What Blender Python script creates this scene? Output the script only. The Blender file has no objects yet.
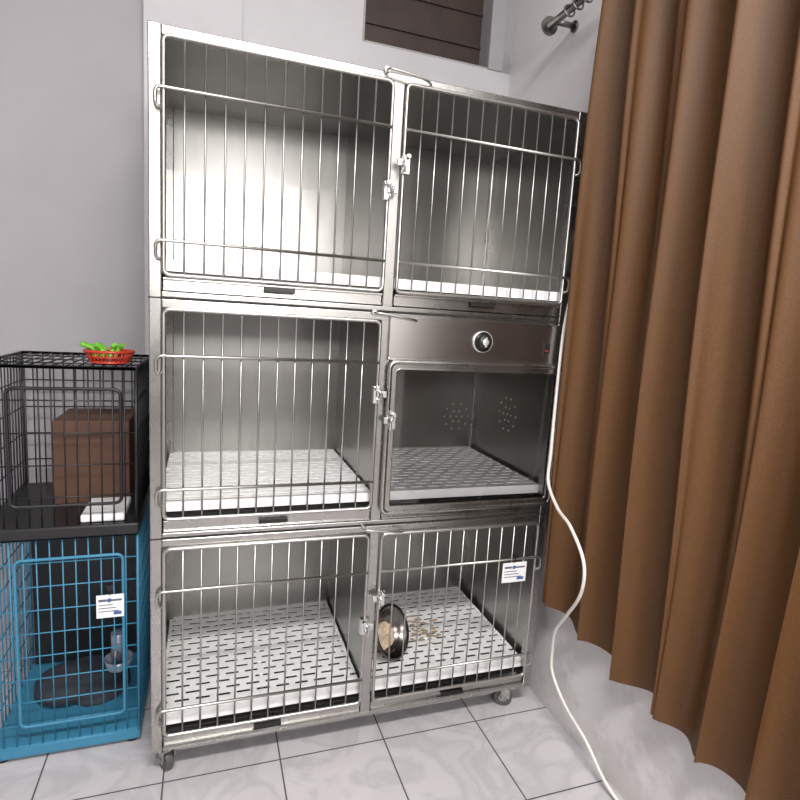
import bpy, math, random
from mathutils import Vector, Matrix
random.seed(4)
S=bpy.context.scene
try: S.view_settings.view_transform='Standard'
except Exception: pass
COL=S.collection
# ---------------------------------------------------------------- materials
def nodes(name):
    m=bpy.data.materials.new(name); m.use_nodes=True
    nt=m.node_tree; return m,nt,nt.nodes['Principled BSDF']
def simple(name,col,rough=.5,metal=0.,noise=0.,nscale=20.,bump=0.,**kw):
    m,nt,b=nodes(name)
    b.inputs['Base Color'].default_value=(*col,1); b.inputs['Roughness'].default_value=rough; b.inputs['Metallic'].default_value=metal
    for k,v in kw.items():
        b.inputs[k].default_value=v
    if noise>0 or bump>0:
        tc=nt.nodes.new('ShaderNodeTexCoord'); n=nt.nodes.new('ShaderNodeTexNoise'); n.inputs['Scale'].default_value=nscale; n.inputs['Detail'].default_value=5
        nt.links.new(tc.outputs['Object'],n.inputs['Vector'])
        if noise>0:
            r=nt.nodes.new('ShaderNodeValToRGB'); r.color_ramp.elements[0].position=.3; r.color_ramp.elements[1].position=.7
            r.color_ramp.elements[0].color=tuple(c*(1-noise) for c in col)+(1,); r.color_ramp.elements[1].color=tuple(min(1,c*(1+noise*.5)) for c in col)+(1,)
            nt.links.new(n.outputs['Fac'],r.inputs['Fac']); nt.links.new(r.outputs['Color'],b.inputs['Base Color'])
        if bump>0:
            bp=nt.nodes.new('ShaderNodeBump'); bp.inputs['Strength'].default_value=bump; bp.inputs['Distance'].default_value=.01
            nt.links.new(n.outputs['Fac'],bp.inputs['Height']); nt.links.new(bp.outputs['Normal'],b.inputs['Normal'])
    return m
def steel(name,col,r0,r1,scale=(40,40,1.0),dirt=.12):
    m,nt,b=nodes(name); N=nt.nodes; L=nt.links
    b.inputs['Metallic'].default_value=1
    tc=N.new('ShaderNodeTexCoord'); mp=N.new('ShaderNodeMapping'); mp.inputs['Scale'].default_value=scale
    n=N.new('ShaderNodeTexNoise'); n.inputs['Scale'].default_value=4; n.inputs['Detail'].default_value=2
    L.new(tc.outputs['Object'],mp.inputs['Vector']); L.new(mp.outputs['Vector'],n.inputs['Vector'])
    n2=N.new('ShaderNodeTexNoise'); n2.inputs['Scale'].default_value=3; n2.inputs['Detail'].default_value=3
    L.new(tc.outputs['Object'],n2.inputs['Vector'])
    mr=N.new('ShaderNodeMapRange'); mr.inputs[1].default_value=.3; mr.inputs[2].default_value=.7; mr.inputs[3].default_value=r0; mr.inputs[4].default_value=r1
    L.new(n.outputs['Fac'],mr.inputs[0]); L.new(mr.outputs[0],b.inputs['Roughness'])
    r=N.new('ShaderNodeValToRGB'); r.color_ramp.elements[0].position=.3; r.color_ramp.elements[1].position=.7
    r.color_ramp.elements[0].color=tuple(c*(1-dirt) for c in col)+(1,); r.color_ramp.elements[1].color=(*col,1)
    L.new(n2.outputs['Fac'],r.inputs['Fac']); L.new(r.outputs['Color'],b.inputs['Base Color'])
    return m
M_sheet=steel('brushed_steel_sheet',(.42,.415,.395),.285,.315,dirt=.2)
M_frame=steel('steel_frame',(.46,.45,.43),.25,.30,scale=(3,3,3),dirt=.1)
M_wire=steel('steel_wire',(.50,.49,.47),.32,.36,scale=(3,3,3),dirt=.05)
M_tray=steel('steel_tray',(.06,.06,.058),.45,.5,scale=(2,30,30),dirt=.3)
M_panel=steel('polished_panel',(.58,.56,.54),.23,.25,scale=(1,40,40),dirt=.08)
M_plastic=simple('white_plastic_grid',(.97,.97,.97),.4)
M_black=simple('black_plastic',(.015,.015,.017),.35)
M_blackw=simple('black_coated_wire',(.012,.012,.015),.4)
M_blue=simple('blue_coated_wire',(.045,.22,.36),.4)
M_rubber=simple('grey_rubber',(.08,.08,.08),.5)
M_white=simple('white_card',(.85,.85,.86),.45)
M_cable=simple('white_cable',(.80,.76,.72),.45)
M_ink=simple('print_ink',(.12,.13,.18),.6)
M_inkb=simple('print_blue',(.08,.14,.35),.6)
M_red=simple('red_plastic',(.5,.045,.02),.35)
M_green=simple('green_plastic',(.16,.5,.03),.4)
M_brown=simple('brown_cardboard',(.11,.055,.035),.8,noise=.2)
M_stain=simple('food_crumbs',(.50,.38,.25),.85,noise=.3,nscale=80)
M_cream=simple('cream_food',(.66,.52,.38),.9,noise=.25,nscale=30)
M_grey=simple('dark_blanket',(.035,.04,.05),.9,noise=.3,nscale=18,bump=.3)
M_hole=simple('vent_hole_dark',(.02,.02,.02),.7)
M_bright=simple('vent_hole_rim',(.85,.84,.8),.35,metal=.6)
M_vent=simple('dark_wood_shutter',(.045,.026,.02),.55,noise=.3,nscale=12)
M_trim=simple('vent_frame_paint',(.36,.35,.36),.6,noise=.1)
M_rod=simple('curtain_rod_metal',(.25,.24,.23),.3,metal=1)
M_ceil=simple('ceiling_paint',(.72,.72,.73),.9)
M_chrome=simple('chrome',(.7,.7,.69),.2,metal=1)
M_dark=simple('rear_wall_paint',(.22,.215,.215),.9,noise=.1,nscale=2)

def wallmat(name,col,dirt,zmax,dcol=(.45,.41,.38)):
    m,nt,b=nodes(name); N=nt.nodes; L=nt.links
    b.inputs['Roughness'].default_value=.8
    tc=N.new('ShaderNodeTexCoord'); n=N.new('ShaderNodeTexNoise'); n.inputs['Scale'].default_value=2.2; n.inputs['Detail'].default_value=8
    L.new(tc.outputs['Object'],n.inputs['Vector'])
    r=N.new('ShaderNodeValToRGB'); r.color_ramp.elements[0].position=.32;r.color_ramp.elements[1].position=.6
    r.color_ramp.elements[0].color=tuple(c*.9 for c in col)+(1,); r.color_ramp.elements[1].color=(*col,1)
    L.new(n.outputs['Fac'],r.inputs['Fac'])
    n3=N.new('ShaderNodeTexNoise'); n3.inputs['Scale'].default_value=7; n3.inputs['Detail'].default_value=9; n3.inputs['Roughness'].default_value=.65
    L.new(tc.outputs['Object'],n3.inputs['Vector'])
    sep=N.new('ShaderNodeSeparateXYZ'); L.new(tc.outputs['Object'],sep.inputs[0])
    mr=N.new('ShaderNodeMapRange'); mr.inputs[1].default_value=0;mr.inputs[2].default_value=zmax;mr.inputs[3].default_value=.10;mr.inputs[4].default_value=-.16
    L.new(sep.outputs['Z'],mr.inputs[0])
    a=N.new('ShaderNodeMath');a.operation='ADD';L.new(n3.outputs['Fac'],a.inputs[0]);L.new(mr.outputs[0],a.inputs[1])
    r2=N.new('ShaderNodeValToRGB'); r2.color_ramp.elements[0].position=.52;r2.color_ramp.elements[1].position=.62
    r2.color_ramp.elements[0].color=(0,0,0,1);r2.color_ramp.elements[1].color=(dirt,dirt,dirt,1)
    L.new(a.outputs[0],r2.inputs['Fac'])
    mx=N.new('ShaderNodeMixRGB'); L.new(r2.outputs['Color'],mx.inputs[0]);L.new(r.outputs['Color'],mx.inputs[1]);mx.inputs[2].default_value=(*dcol,1)
    L.new(mx.outputs[0],b.inputs['Base Color'])
    bp=N.new('ShaderNodeBump');bp.inputs['Strength'].default_value=.12;bp.inputs['Distance'].default_value=.01
    L.new(n3.outputs['Fac'],bp.inputs['Height']);L.new(bp.outputs['Normal'],b.inputs['Normal'])
    return m
M_wall=wallmat('lilac_plaster',(.37,.358,.378),.4,.6)
M_wallR=wallmat('white_plaster',(.80,.78,.78),.3,.6)
M_pil=wallmat('pilaster_plaster',(.58,.57,.59),.4,.6)

def floormat():
    m,nt,b=nodes('marble_tile'); N=nt.nodes; L=nt.links
    tc=N.new('ShaderNodeTexCoord'); sep=N.new('ShaderNodeSeparateXYZ'); L.new(tc.outputs['Object'],sep.inputs[0])
    fac=[]
    for ax,off in (('X',.317),('Y',-.01)):
        s=N.new('ShaderNodeMath');s.operation='SUBTRACT';L.new(sep.outputs[ax],s.inputs[0]);s.inputs[1].default_value=off
        p=N.new('ShaderNodeMath');p.operation='PINGPONG';L.new(s.outputs[0],p.inputs[0]);p.inputs[1].default_value=.1445
        c=N.new('ShaderNodeMath');c.operation='LESS_THAN';L.new(p.outputs[0],c.inputs[0]);c.inputs[1].default_value=.0021
        fac.append(c)
    mxx=N.new('ShaderNodeMath');mxx.operation='MAXIMUM';L.new(fac[0].outputs[0],mxx.inputs[0]);L.new(fac[1].outputs[0],mxx.inputs[1])
    n=N.new('ShaderNodeTexNoise');n.inputs['Scale'].default_value=5;n.inputs['Detail'].default_value=8;n.inputs['Distortion'].default_value=1.5
    L.new(tc.outputs['Object'],n.inputs['Vector'])
    r=N.new('ShaderNodeValToRGB');e=r.color_ramp.elements
    e[0].position=.40;e[0].color=(.57,.545,.56,1);e[1].position=.58;e[1].color=(.59,.565,.58,1)
    k=r.color_ramp.elements.new(.49);k.color=(.50,.48,.50,1)
    L.new(n.outputs['Fac'],r.inputs['Fac'])
    mx=N.new('ShaderNodeMixRGB');L.new(mxx.outputs[0],mx.inputs[0]);L.new(r.outputs['Color'],mx.inputs[1]);mx.inputs[2].default_value=(.09,.085,.085,1)
    L.new(mx.outputs[0],b.inputs['Base Color'])
    rr=N.new('ShaderNodeMapRange');rr.inputs[3].default_value=.14;rr.inputs[4].default_value=.8;L.new(mxx.outputs[0],rr.inputs[0]);L.new(rr.outputs[0],b.inputs['Roughness'])
    return m
M_floor=floormat()
def curtainmat():
    m,nt,b=nodes('brown_curtain_fabric');N=nt.nodes;L=nt.links
    b.inputs['Roughness'].default_value=.55
    b.inputs['Specular IOR Level'].default_value=.3
    tc=N.new('ShaderNodeTexCoord');n=N.new('ShaderNodeTexNoise');n.inputs['Scale'].default_value=260;n.inputs['Detail'].default_value=2
    L.new(tc.outputs['Object'],n.inputs['Vector'])
    r=N.new('ShaderNodeValToRGB');r.color_ramp.elements[0].position=.35;r.color_ramp.elements[1].position=.65
    r.color_ramp.elements[0].color=(.092,.040,.0125,1);r.color_ramp.elements[1].color=(.112,.050,.016,1)
    L.new(n.outputs['Fac'],r.inputs['Fac']);L.new(r.outputs['Color'],b.inputs['Base Color'])
    return m
M_curt=curtainmat()
def glassmat():
    m,nt,b=nodes('door_glass');N=nt.nodes;L=nt.links
    out=N['Material Output'];t=N.new('ShaderNodeBsdfTransparent');t.inputs[0].default_value=(.98,.98,.98,1)
    g=N.new('ShaderNodeBsdfGlossy');g.inputs['Roughness'].default_value=.04
    f=N.new('ShaderNodeFresnel');f.inputs[0].default_value=1.45
    mx=N.new('ShaderNodeMixShader');L.new(f.outputs[0],mx.inputs[0]);L.new(t.outputs[0],mx.inputs[1]);L.new(g.outputs[0],mx.inputs[2])
    L.new(mx.outputs[0],out.inputs['Surface']);return m
M_glass=glassmat()
def emis(name,s):
    m,nt,b=nodes(name);b.inputs['Base Color'].default_value=(.9,.9,.9,1);b.inputs['Emission Color'].default_value=(1,.98,.96,1);b.inputs['Emission Strength'].default_value=s;return m
M_emit=emis('lamp_diffuser',4)

# ---------------------------------------------------------------- mesh builder
class MB:
    def __init__(s): s.v=[];s.f=[];s.sm=[]
    def box(s,x0,x1,y0,y1,z0,z1):
        i=len(s.v)
        s.v+=[(x,y,z) for z in (z0,z1) for y in (y0,y1) for x in (x0,x1)]
        for q in ((0,2,3,1),(4,5,7,6),(0,1,5,4),(2,6,7,3),(0,4,6,2),(1,3,7,5)):
            s.f.append(tuple(i+k for k in q));s.sm.append(False)
        return s
    def tube(s,pts,r,seg=8,closed=False):
        P=[Vector(p) for p in pts];n=len(P);i0=len(s.v);up=None
        for k in range(n):
            if closed: t=(P[(k+1)%n]-P[k]).normalized()+(P[k]-P[k-1]).normalized()
            else: t=(P[min(k+1,n-1)]-P[max(k-1,0)])
            t.normalize()
            if up is None:
                up=Vector((0,0,1)) if abs(t.z)<.8 else Vector((1,0,0))
            a=up-t*up.dot(t)
            if a.length<1e-5:a=t.orthogonal()
            a.normalize();b=t.cross(a);up=a
            for j in range(seg):
                w=2*math.pi*j/seg;s.v.append(tuple(P[k]+r*(a*math.cos(w)+b*math.sin(w))))
        m=n if closed else n-1
        for k in range(m):
            for j in range(seg):
                a0=i0+k*seg+j;a1=i0+k*seg+(j+1)%seg;b0=i0+((k+1)%n)*seg+j;b1=i0+((k+1)%n)*seg+(j+1)%seg
                s.f.append((a0,a1,b1,b0));s.sm.append(True)
        if not closed:
            s.f.append(tuple(i0+j for j in range(seg))[::-1]);s.sm.append(False)
            s.f.append(tuple(i0+(n-1)*seg+j for j in range(seg)));s.sm.append(False)
        return s
    def cyl(s,p0,p1,r,seg=20): return s.tube([p0,p1],r,seg)
    def revolve(s,prof,center,axis,seg=32):
        ax=Vector(axis).normalized();a=ax.orthogonal().normalized();b=ax.cross(a);c=Vector(center);i0=len(s.v)
        for r,h in prof:
            for j in range(seg):
                w=2*math.pi*j/seg;s.v.append(tuple(c+ax*h+r*(a*math.cos(w)+b*math.sin(w))))
        for k in range(len(prof)-1):
            for j in range(seg):
                s.f.append((i0+k*seg+j,i0+k*seg+(j+1)%seg,i0+(k+1)*seg+(j+1)%seg,i0+(k+1)*seg+j));s.sm.append(True)
        return s
    def blob(s,c,r,seg=8):
        i0=len(s.v);R=5
        for k in range(R+1):
            th=math.pi*k/R
            for j in range(seg):
                w=2*math.pi*j/seg
                s.v.append((c[0]+r[0]*math.sin(th)*math.cos(w),c[1]+r[1]*math.sin(th)*math.sin(w),c[2]+r[2]*math.cos(th)))
        for k in range(R):
            for j in range(seg):
                s.f.append((i0+k*seg+j,i0+(k+1)*seg+j,i0+(k+1)*seg+(j+1)%seg,i0+k*seg+(j+1)%seg));s.sm.append(True)
        return s
    def obj(s,name,mat,parent=None,bevel=0):
        me=bpy.data.meshes.new(name);me.from_pydata(s.v,[],s.f);me.update()
        me.polygons.foreach_set('use_smooth',s.sm)
        me.materials.append(mat)
        o=bpy.data.objects.new(name,me);COL.objects.link(o)
        if parent:o.parent=parent
        if bevel:
            b=o.modifiers.new('bev','BEVEL');b.width=bevel;b.segments=2;b.limit_method='ANGLE'
        return o
def empty(name):
    e=bpy.data.objects.new(name,None);COL.objects.link(e);return e
def rrect(x0,x1,z0,z1,y,r,n=5):
    P=[]
    for cx,cz,a0 in ((x1-r,z1-r,0),(x0+r,z1-r,90),(x0+r,z0+r,180),(x1-r,z0+r,270)):
        for k in range(n+1):
            a=math.radians(a0+90*k/n);P.append((cx+r*math.cos(a),y,cz+r*math.sin(a)))
    return P
def bez(pts,n=12):
    P=[Vector(p) for p in pts];out=[]
    for i in range(len(P)-1):
        p0=P[max(i-1,0)];p1=P[i];p2=P[i+1];p3=P[min(i+2,len(P)-1)]
        for k in range(n):
            t=k/n;out.append(.5*((2*p1)+(p2-p0)*t+(2*p0-5*p1+4*p2-p3)*t*t+(3*p1-p0-3*p2+p3)*t**3))
    out.append(P[-1]);return out

# ---------------------------------------------------------------- room
XR=1.14;YB=.58;XL=-1.9;YF=-3.3;ZC=2.75
MB().box(XL,XR+.1,YF,YB+.1,-.1,0).obj('floor',M_floor)
MB().box(XL,XR+.1,YF,YB+.1,ZC,ZC+.1).obj('ceiling',M_ceil)
b=MB() # back wall with vent opening
b.box(XL,.60,YB,YB+.15,0,ZC);b.box(.60,1.05,YB,YB+.15,0,2.075);b.box(.60,1.05,YB,YB+.15,2.4,ZC);b.box(1.05,XR,YB,YB+.15,0,ZC)
b.obj('wall_back',M_wall)
MB().box(-.06,.216,YB-.03,YB,0,ZC).obj('trim_1',M_pil,bevel=.004)
t=MB();t.box(.216,.592,YB-.006,YB,0,ZC);t.box(.592,XR,YB-.006,YB,0,2.067);t.obj('trim_2',M_pil)
MB().box(XR,XR+.1,YF,YB+.15,0,ZC).obj('wall_right',M_wallR)
MB().box(XL-.1,XL,YF,YB+.15,0,ZC).obj('wall_left',M_wall)
MB().box(XL-.1,XR+.1,YF-.1,YF,0,ZC).obj('wall_front',M_dark)
win=empty('window_1')
MB().box(.60,1.05,YB+.07,YB+.09,2.075,2.4).obj('shutter_panel',M_vent,win)
w=MB();w.box(.60,1.05,YB-.004,YB+.07,2.067,2.075);w.box(1.05,1.105,YB-.012,YB+.0,2.067,2.41);w.box(.592,.60,YB-.006,YB,2.067,2.41)
w.obj('frame',M_trim,win,bevel=.002)
w=MB()
for z in (2.16,2.27): w.box(.60,1.05,YB+.062,YB+.07,z,z+.006)
w.obj('louvre_slats',M_vent,win)

# ---------------------------------------------------------------- cage bank
W=1.08;D=.513;H=.56;ZB=.075;XC=.549
bank=empty('stainless_steel_cage_bank')
fr=MB()
zt=ZB+3*H
fr.box(0,.026,0,.026,ZB,zt);fr.box(W-.026,W,0,.026,ZB,zt)
fr.box(0,.026,D-.026,D,ZB,zt);fr.box(W-.026,W,D-.026,D,ZB,zt)
for k in range(3):
    z=ZB+k*H
    fr.box(XC-.014,XC+.014,.0005,.026,z+.012,z+H-.012)
    fr.box(.026,W-.026,0,.024,z+.0015,z+.014)
    fr.box(.026,W-.026,0,.024,z+H-.022,z+H-.0015)
fr.obj('front_frame',M_frame,bank,bevel=.0025)
seam=MB()
for k in (1,2): seam.box(-.001,W+.001,-.0012,.02,ZB+k*H-.0016,ZB+k*H+.0016)
seam.obj('stacking_seams',M_hole,bank)
sh=MB()
sh.box(.002,.006,.02,D-.01,ZB,zt);sh.box(W-.006,W-.002,.02,D-.01,ZB,zt)
sh.box(.004,W-.004,D-.012,D-.008,ZB,zt)
sh.box(XC-.005,XC+.005,.02,D-.01,ZB,zt)
for k in range(3):
    z=ZB+k*H
    sh.box(.004,W-.004,.02,D-.01,z+H-.012,z+H-.006)
sh.obj('sheet_panels',M_sheet,bank)
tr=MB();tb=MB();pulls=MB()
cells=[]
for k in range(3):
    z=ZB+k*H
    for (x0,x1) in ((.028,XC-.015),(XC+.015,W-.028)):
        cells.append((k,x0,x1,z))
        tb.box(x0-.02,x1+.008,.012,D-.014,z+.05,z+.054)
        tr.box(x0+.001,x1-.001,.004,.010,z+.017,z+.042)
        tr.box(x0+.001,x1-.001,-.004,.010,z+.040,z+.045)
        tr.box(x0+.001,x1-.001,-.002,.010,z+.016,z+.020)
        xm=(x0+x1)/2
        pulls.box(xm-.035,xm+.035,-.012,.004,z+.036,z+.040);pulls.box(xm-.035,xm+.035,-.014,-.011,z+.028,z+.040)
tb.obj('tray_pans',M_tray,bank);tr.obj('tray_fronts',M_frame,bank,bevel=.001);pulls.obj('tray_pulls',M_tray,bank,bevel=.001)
# slatted white floors
for n,(k,x0,x1,z) in enumerate(cells):
    g=MB();xa,xb=x0-.012,x1+.004;ya,yb=.03,D-.02;zf=z+.082
    pitch=.0275;rows=int((yb-ya)/pitch);pitch=(yb-ya)/rows;hb=pitch/2-.0058
    for r in range(rows+1):
        y=ya+r*pitch;g.box(xa,xb,y-hb,y+hb,zf,zf+.003)
        if r<rows:
            cp=(xb-xa)/10;off=(r%2)*.5
            for c in range(11):
                xc=xa+(c+off)*cp
                xs,xe=max(xa,xc-.0085),min(xb,xc+.0085)
                if xe>xs: g.box(xs,xe,y+hb,y+pitch-hb,zf+.0001,zf+.0029)
    g.box(xa,xb,ya-hb-.002,ya-hb+.001,zf-.022,zf+.003)
    for xx in (xa,(xa+xb)/2-.004,xb-.008): g.box(xx,xx+.008,ya+.08,yb,z+.0545,zf)
    g.obj('slatted_floor_%d'%(n+1),M_plastic,bank)
# wire doors
def latchat(x,zc,s,n):
    l=MB()
    l.box(min(x-s*.012,x+s*.006),max(x-s*.012,x+s*.006),-.020,-.004,zc-.022,zc+.022)
    l.box(min(x-s*.004,x+s*.022),max(x-s*.004,x+s*.022),-.026,-.019,zc-.006,zc+.010)
    l.cyl((x-s*.004,-.034,zc+.016),(x-s*.004,-.018,zc+.016),.006,12)
    l.cyl((x+s*.004,-.030,zc-.014),(x+s*.004,-.018,zc-.014),.005,12)
    l.tube(bez([(x-s*.004,-.030,zc+.014),(x+s*.006,-.036,zc+.004),(x+s*.004,-.032,zc-.022)],5),.003,8)
    l.obj('door_latch_%d'%n,M_chrome,bank,bevel=.0015)
def wire_door(n,x0,x1,z,hinge_left,zl):
    d=MB();a0,a1=x0+.003,x1-.003;z0,z1=z+.050,z+.536;y=-.007
    d.tube(rrect(a0,a1,z0,z1,y,.013),.0048,8,True)
    nb=11
    for i in range(nb):
        x=a0+(a1-a0)*(i+1)/(nb+1);d.tube([(x,y,z0),(x,y,z1)],.0023,6)
    for zz in (z+.123,z+.433):
        yy=y-.0055
        s=-1 if hinge_left else 1
        xe=a0 if hinge_left else a1
        xo=a1 if hinge_left else a0
        P=[(xo,yy,zz),(xe+s*.004,yy,zz),(xe+s*.012,yy-.001,zz-.002),(xe+s*.016,yy,zz-.010),(xe+s*.016,yy,zz-.03),(xe+s*.013,yy+.003,zz-.038),(xe-s*.002,y,zz-.041)]
        d.tube(P,.0038,8)
    d.obj('wire_door_%d'%n,M_wire,bank)
    latchat(x1-.004 if hinge_left else x0+.004,z+zl,1 if hinge_left else -1,n)
Z=[ZB+k*H for k in range(3)]
wire_door(1,.028,XC-.015,Z[2],True,.287);wire_door(2,XC+.015,W-.028,Z[2],False,.352)
wire_door(3,.028,XC-.015,Z[1],True,.352)
wire_door(4,.028,XC-.015,Z[0],True,.282);wire_door(5,XC+.015,W-.028,Z[0],False,.36)
hk=MB()
for k in range(3):
    zz=Z[k]+H-.008
    hk.tube(bez([(XC-.035,-.004,zz+.006),(XC-.030,-.022,zz+.004),(XC+.01,-.026,zz),(XC+.055,-.024,zz-.006),(XC+.075,-.012,zz-.010),(XC+.072,-.004,zz-.012)],6),.0028,8)
    hk.cyl((XC-.035,-.010,zz+.006),(XC-.035,.0,zz+.006),.007,12)
hk.obj('hold_open_hooks',M_wire,bank)
# incubator cell (middle right)
x0,x1=XC+.015,W-.028;z=Z[1]
cp=MB();cp.box(XC+.006,W-.004,-.008,.004,z+.446,z+.552);cp.box(XC+.006,W-.004,-.012,-.006,z+.440,z+.447)
cp.obj('control_panel',M_panel,bank,bevel=.002)
kn=MB();c=(.817,-.008,z+.497)
kn.revolve([(0,.0),(.027,.0),(.027,.004),(.0,.004)],c,(0,-1,0));kn.revolve([(.019,.004),(.018,.018),(.016,.020),(0,.020)],c,(0,-1,0))
kn.obj('thermostat_dial',M_black,bank)
kn=MB();kn.box(.8145,.8195,-.031,-.027,z+.484,z+.510);kn.revolve([(.0265,.002),(.0285,.002),(.0285,.005),(.0265,.005)],c,(0,-1,0));kn.revolve([(.009,.0205),(.008,.022),(0,.022)],c,(0,-1,0))
kn.obj('dial_pointer',M_bright,bank)
sw=MB();sw.box(1.006,1.024,-.013,-.008,z+.474,z+.500);sw.obj('rocker_switch',M_black,bank,bevel=.001)
sw=MB();sw.box(1.010,1.020,-.0140,-.013,z+.479,z+.482);sw.obj('switch_mark',M_red,bank)
gd=MB();gx0,gx1,gz0,gz1=XC+.012,W-.006,z+.036,z+.436
P=rrect(gx0,gx1,gz0,gz1,-.010,.018)
gd.tube(P,.0075,10,True)
Pi=rrect(gx0+.017,gx1-.017,gz0+.017,gz1-.017,-.008,.010)
i0=len(gd.v);n=len(P)
for p in P: gd.v.append((p[0],-.0145,p[2]))
for p in Pi: gd.v.append((p[0],-.0145,p[2]))
for j in range(n):
    gd.f.append((i0+j,i0+(j+1)%n,i0+n+(j+1)%n,i0+n+j));gd.sm.append(False)
gd.tube(rrect(gx0+.017,gx1-.017,gz0+.017,gz1-.017,-.012,.010),.003,8,True)
gd.obj('glass_door_frame',M_frame,bank)
g=MB();g.box(gx0+.01,gx1-.01,-.009,-.006,gz0+.01,gz1-.01);g.obj('glass_pane',M_glass,bank)
latchat(x0+.006,z+.285,-1,6)
vh=MB()
def holeset(cx,cz,R,plane):
    pts=[(0,0)]+[(R*.45*math.cos(t*math.pi/3),R*.45*math.sin(t*math.pi/3)) for t in range(6)]+[(R*math.cos(t*math.pi/5),R*math.sin(t*math.pi/5)) for t in range(10)]
    for a,b_ in pts:
        if plane=='back':
            vh.revolve([(0,.0012),(.0034,.0012),(.0034,0)],(cx+a,D-.0122,cz+b_),(0,-1,0),12)
        else:
            vh.revolve([(0,.0012),(.0034,.0012),(.0034,0)],(W-.0062,cx+a,cz+b_),(-1,0,0),12)
holeset(.995,z+.20,.048,'back')
holeset(.27,z+.25,.055,'side')
vh.obj('vent_perforations',M_bright,bank)
# swivel casters
def caster(n,cx,cy,ang):
    e=empty('caster_%d'%n);e.parent=bank;e.location=(cx,cy,0);e.rotation_euler=(0,0,ang)
    c=MB();c.box(-.024,.024,-.024,.024,ZB-.005,ZB+.001);c.cyl((0,0,ZB-.014),(0,0,ZB-.004),.012,16)
    for s in (-1,1):
        c.box(min(s*.013,s*.016),max(s*.013,s*.016),-.010,.016,.030,ZB-.010)
    c.box(-.016,.016,-.012,.018,ZB-.014,ZB-.010)
    c.cyl((-.019,.010,.029),(.019,.010,.029),.006,12);c.obj('fork_%d'%n,M_frame,e)
    c=MB();c.cyl((-.011,.010,.029),(.011,.010,.029),.029,28);c.obj('wheel_%d'%n,M_rubber,e,bevel=.004)
    c=MB();c.cyl((-.0125,.010,.029),(.0125,.010,.029),.013,20);c.obj('hub_%d'%n,M_frame,e)
caster(1,.036,.030,math.radians(25));caster(2,1.020,.035,math.radians(62));caster(3,.045,D-.05,0);caster(4,1.015,D-.05,0)

# ---------------------------------------------------------------- bowl + food
bowl=empty('stainless_food_bowl')
ax=Vector((.55,-.68,.42)).normalized()
zf=Z[0]+.085
pr=[(0,-.046),(.030,-.046),(.046,-.042),(.060,-.022),(.070,-.002),(.080,.0),(.082,.001),(.080,.003),(.070,.001),(.058,-.020),(.044,-.039),(.028,-.043),(0,-.043)]
bc=Vector((.665,.135,zf+.076))
bb=MB();bb.revolve(pr,bc,ax,40);bb.obj('bowl_shell',simple('bowl_steel',(.20,.185,.17),.25,metal=1),bowl)
fd=MB()
for i in range(90):
    t=random.random()*6.283;rr=math.sqrt(random.random())*.036
    u_=ax.orthogonal().normalized();v_=ax.cross(u_)
    q=bc+ax*(-.034+random.random()*.006)+u_*rr*math.cos(t)+v_*rr*math.sin(t)+Vector((0,0,-.010))
    fd.blob(q,(.010,.010,.008),7)
fd.obj('food_lump',M_cream,bowl)
cr=MB()
for i in range(60):
    x=random.gauss(.795,.028);y=random.gauss(.245,.038)
    cr.blob((x,y,zf+.0006),(random.uniform(.004,.014),random.uniform(.003,.008),.0008),9)
cr.obj('spilled_food_crumbs',M_stain)

# ---------------------------------------------------------------- tags
def tag(x,y,zc,w=.075,h=.052,yaw=0.):
    e=empty('name_tag')
    c=MB();c.box(-w/2,w/2,-.001,.001,-h/2,h/2);c.obj('card',M_white,e,bevel=.0004)
    c=MB()
    c.box(-w*.42,-w*.12,-.0016,-.001,h*.22,h*.32);c.box(w*.02,w*.42,-.0016,-.001,h*.22,h*.30)
    for i in range(3):c.box(-w*.42,w*(.1+.1*i),-.0016,-.001,h*(.05-.14*i),h*(.05-.14*i)+.002)
    c.obj('printed_lines',M_ink,e)
    c=MB();c.revolve([(0,.001),(.0055,.001),(.0055,0)],(-w*.03,-.001,h*.27),(0,-1,0),16);c.box(w*.12,w*.4,-.0016,-.001,-h*.38,-h*.24);c.obj('printed_logo',M_inkb,e)
    c=MB();c.tube(bez([(0,0,h/2-.003),(-.004,-.003,h/2+.012),(0,.0,h/2+.026),(.004,.004,h/2+.012),(0,.002,h/2-.003)],5),.0011,6)
    c.box(-.006,.006,-.004,.004,h/2+.014,h/2+.026);c.obj('hanging_clip',M_black,e)
    e.location=(x,y,zc);e.rotation_euler=(0,0,yaw);return e
tag(.972,-.022,.472,.078,.060);tag(-.106,.140,.408,.064,.062)

# ---------------------------------------------------------------- left cages
def wirebox(x0,x1,y0,y1,z0,z1,pv,ph,r,R,m):
    def grid(fn,L,Hh):
        n=max(1,round(L/pv))
        for i in range(n+1): m.tube([fn(L*i/n,0),fn(L*i/n,Hh)],r,5)
        n=max(1,round(Hh/ph))
        for i in range(n+1): m.tube([fn(0,Hh*i/n),fn(L,Hh*i/n)],r if 0<i<n else R,6)
    grid(lambda u,v:(x0+u,y0,z0+v),x1-x0,z1-z0);grid(lambda u,v:(x0+u,y1,z0+v),x1-x0,z1-z0)
    grid(lambda u,v:(x0,y0+u,z0+v),y1-y0,z1-z0);grid(lambda u,v:(x1,y0+u,z0+v),y1-y0,z1-z0)
    grid(lambda u,v:(x0+u,y0+v,z1),x1-x0,y1-y0)
    for x in (x0,x1):
        for y in (y0,y1): m.tube([(x,y,z0),(x,y,z1)],R,6)
    dx0,dx1=x0+(x1-x0)*.2,x0+(x1-x0)*.9
    m.tube(rrect(dx0,dx1,z0+.06,z1-.05,y0-.006,.015),R,8,True)
XE=-.042;CW=.34
bc_=empty('blue_wire_cage');m=MB();wirebox(XE-CW,XE,.15,.52,.04,.595,.028,.060,.0018,.004,m);m.obj('wire_panels',M_blue,bc_)
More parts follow.
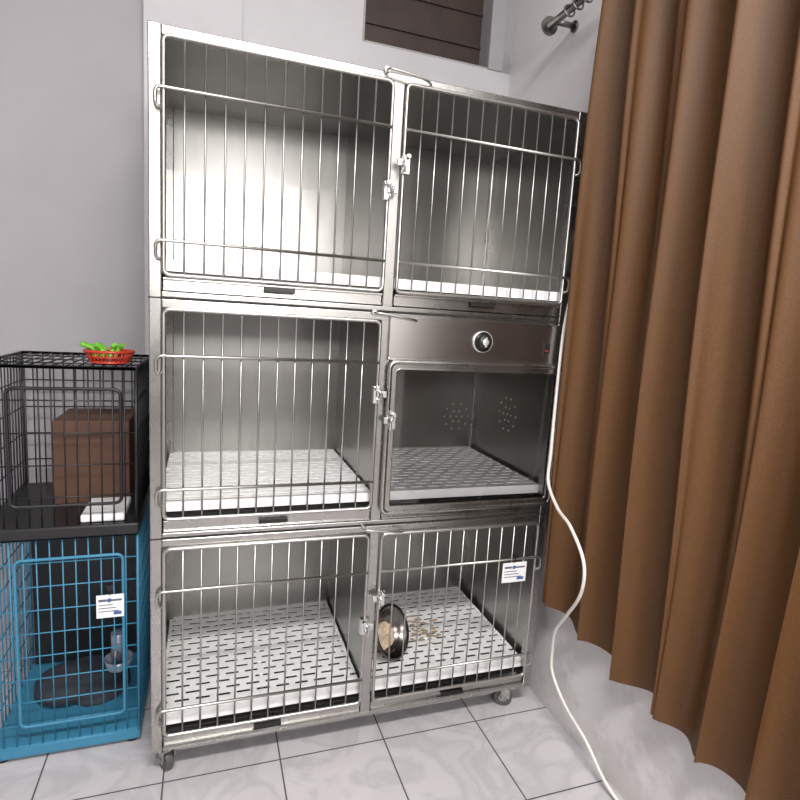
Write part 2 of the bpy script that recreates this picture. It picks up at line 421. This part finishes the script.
t=MB();t.box(XE-CW-.005,XE+.004,.146,.524,.012,.045);t.obj('base_tray',M_blue,bc_,bevel=.006)
t=MB()
for x in (XE-CW+.02,XE-.02):
    for y in (.17,.50):t.cyl((x,y,0),(x,y,.014),.014,12)
t.obj('feet',M_black,bc_)
t=MB()
for i in range(3):t.blob((XE-.13-.04*i,.36+.03*(i%2),.05+.01*(i%3)),(.09,.10,.035),14)
t.obj('folded_blanket',M_grey,bc_)
t=MB();t.box(XE-CW+.01,XE-.01,.505,.512,.05,.58);t.obj('shade_backing',M_black,bc_)  # added black sheet standing in for the shade inside the cage
t=MB();t.revolve([(0,0),(.026,0),(.034,.026),(.036,.027),(.028,-.001)],(XE-.055,.20,.20),(0,0,1),24)
t.cyl((XE-.055,.20,.226),(XE-.055,.20,.30),.018,16)
t.tube([(XE-.055,.182,.25),(XE-.055,.143,.262),(XE-.055,.150,.275)],.003);t.obj('hanging_drinker',simple('drinker_plastic',(.16,.18,.22),.3),bc_)
kc=empty('black_wire_cage');m=MB();wirebox(XE-CW,XE,.14,.52,.624,1.02,.026,.085,.0019,.0042,m);m.obj('wire_panels',M_blackw,kc)
t=MB();t.box(XE-CW-.01,XE+.006,.132,.526,.600,.630);t.obj('base_tray',M_black,kc,bevel=.005)
t=MB();t.box(XE-.22,XE-.035,.30,.50,.631,.86);t.obj('cardboard_shelter',M_brown,kc,bevel=.003)
t=MB();t.box(XE-.13,XE-.03,.15,.29,.631,.650);t.obj('folded_paper',M_white,kc,bevel=.004)
# basket with green toys
bk=empty('red_plastic_basket');t=MB()
cx,cy,cz=-.115,.25,1.026
for k in range(28):
    a=2*math.pi*k/28
    t.tube([(cx+.044*math.cos(a),cy+.036*math.sin(a),cz),(cx+.056*math.cos(a),cy+.046*math.sin(a),cz+.026)],.0022,5)
for rr,zz,R in ((.044,0,.003),(.050,.013,.002),(.057,.027,.004)):
    t.tube([(cx+rr*math.cos(2*math.pi*k/32),cy+rr*.82*math.sin(2*math.pi*k/32),cz+zz) for k in range(32)],R,6,True)
t.revolve([(0,-.001),(.044,-.001),(.044,.001),(0,.001)],(cx,cy,cz-.001),(0,0,1),24)
t.obj('basket_weave',M_red,bk)
t=MB()
for i in range(7):
    a=i*.9;p=Vector((cx-.01+.02*math.cos(a),cy+.018*math.sin(a),cz+.012))
    t.tube(bez([p,p+Vector((.01*math.cos(a),.008,.02)),p+Vector((.03*math.cos(a)-.01,.0,.032))],5),.006,7)
t.obj('green_leaves',M_green,bk)

# ---------------------------------------------------------------- curtain + rod
cur=empty('brown_curtain');NV=50;NU=420
vs=[];fs=[]
y0c,y1c=-.024,-1.25;zt_=2.034
for j in range(NV+1):
    v=j/NV
    for i in range(NU+1):
        u=i/NU
        zb_=.385-.055*min(1,u*2)+.006*math.sin(u*40)
        z_=zt_*(1-v)+zb_*v
        ph=2*math.pi*(u*9.4+.14*math.sin(2.6*v+u*7)+.035*math.sin(8*v+u*11)+.42)
        amp=.030+.010*math.sin(u*19+v*2.5)
        s_=math.sin(ph);x=1.074+amp*(s_*.82-.18*math.cos(2*ph))+.005*math.sin(2.3*ph+v*4)
        x-=.010*math.exp(-u*30)*(1-v)
        y=y0c+(y1c-y0c)*u+.020*math.cos(ph)*(.5+.5*v)-.016*(1-math.exp(-u*20))
        lim=-.032-.020*min(1,max(0,(v-.25)*4))
        vs.append((min(x,1.128),min(y,lim-.01*u),z_))
for j in range(NV):
    for i in range(NU):
        a=j*(NU+1)+i;fs.append((a,a+1,a+NU+2,a+NU+1))
me=bpy.data.meshes.new('curtain_cloth');me.from_pydata(vs,[],fs);me.polygons.foreach_set('use_smooth',[True]*len(fs));me.materials.append(M_curt)
o=bpy.data.objects.new('curtain_cloth',me);COL.objects.link(o);o.parent=cur
rod=empty('curtain_rod');t=MB();zr=2.060
t.cyl((1.07,.215,zr),(1.07,-1.35,zr),.0105,16)
t.cyl((1.07,.215,zr),(1.07,.222,zr),.026,24);t.cyl((1.07,.222,zr),(1.07,.228,zr),.018,24)
t.cyl((1.07,.19,zr),(1.139,.19,zr),.008,12);t.cyl((1.134,.19,zr),(1.1395,.19,zr),.016,24)
t.cyl((1.07,-1.3,zr),(1.139,-1.3,zr),.008,12)
for y in [.12,.08,.04,.0]+[-.06-.12*i for i in range(10)]:t.tube([(1.07+.016*math.cos(2*math.pi*k/20),y+.004*math.sin(2*math.pi*k/20),zr+.016*math.sin(2*math.pi*k/20)-.003) for k in range(20)],.003,6,True)
t.obj('rod_and_bracket',M_rod,rod)

# ---------------------------------------------------------------- cable
t=MB();t.tube(bez([(1.088,-.018,1.45),(1.070,-.026,1.30),(1.052,-.030,1.177),(1.048,-.032,.98),(1.046,-.036,.83),(1.042,-.044,.746),(1.020,-.13,.70),(1.002,-.215,.682),(.998,-.285,.618),(1.008,-.275,.53),(1.038,-.19,.42),(1.062,-.12,.335),(1.085,-.085,.25),(1.09,-.09,.18),(1.09,-.16,.127),(1.098,-.25,.085),(1.105,-.33,.03),(1.115,-.40,.006),(1.12,-.46,.006)],10),.0045,10)
t.obj('power_cable',M_cable)

# ---------------------------------------------------------------- lights
def lamp(name,loc,sx,sy,power,rot=(0,0,0)):
    e=empty(name)
    h_=MB();h_.box(-sx/2-.02,sx/2+.02,-sy/2-.02,sy/2+.02,.01,.05);h_.obj('housing',M_white,e,bevel=.005)
    h_=MB();h_.box(-sx/2,sx/2,-sy/2,sy/2,-.01,.012);h_.obj('diffuser',M_emit,e,bevel=.004)
    l=bpy.data.lights.new('lamp','AREA');l.shape='RECTANGLE';l.size=sx;l.size_y=sy;l.energy=power;l.color=(1,.975,.945)
    lo=bpy.data.objects.new('lamp',l);COL.objects.link(lo);lo.parent=e;lo.location=(0,0,-.02)
    e.location=loc;e.rotation_euler=rot
lamp('ceiling_light',(.25,-1.75,ZC-.052),1.1,.16,78)
lamp('added_fill_light',(.35,YF+.055,1.80),.8,.4,42,(math.radians(90),0,0))  # added fill lamp, unseen behind the camera, brightens the cells and steel
wd=bpy.data.worlds.new('w');S.world=wd;wd.use_nodes=True
wd.node_tree.nodes['Background'].inputs[0].default_value=(.8,.85,1,1);wd.node_tree.nodes['Background'].inputs[1].default_value=.3

# ---------------------------------------------------------------- camera
cd=bpy.data.cameras.new('camera');co=bpy.data.objects.new('camera',cd);COL.objects.link(co)
cd.sensor_width=36;cd.lens=36*562.03/800;cd.clip_start=.02
co.location=(.1206,-1.3627,1.1828);co.rotation_euler=(1.4253,-.0597,-.3276)
S.camera=co
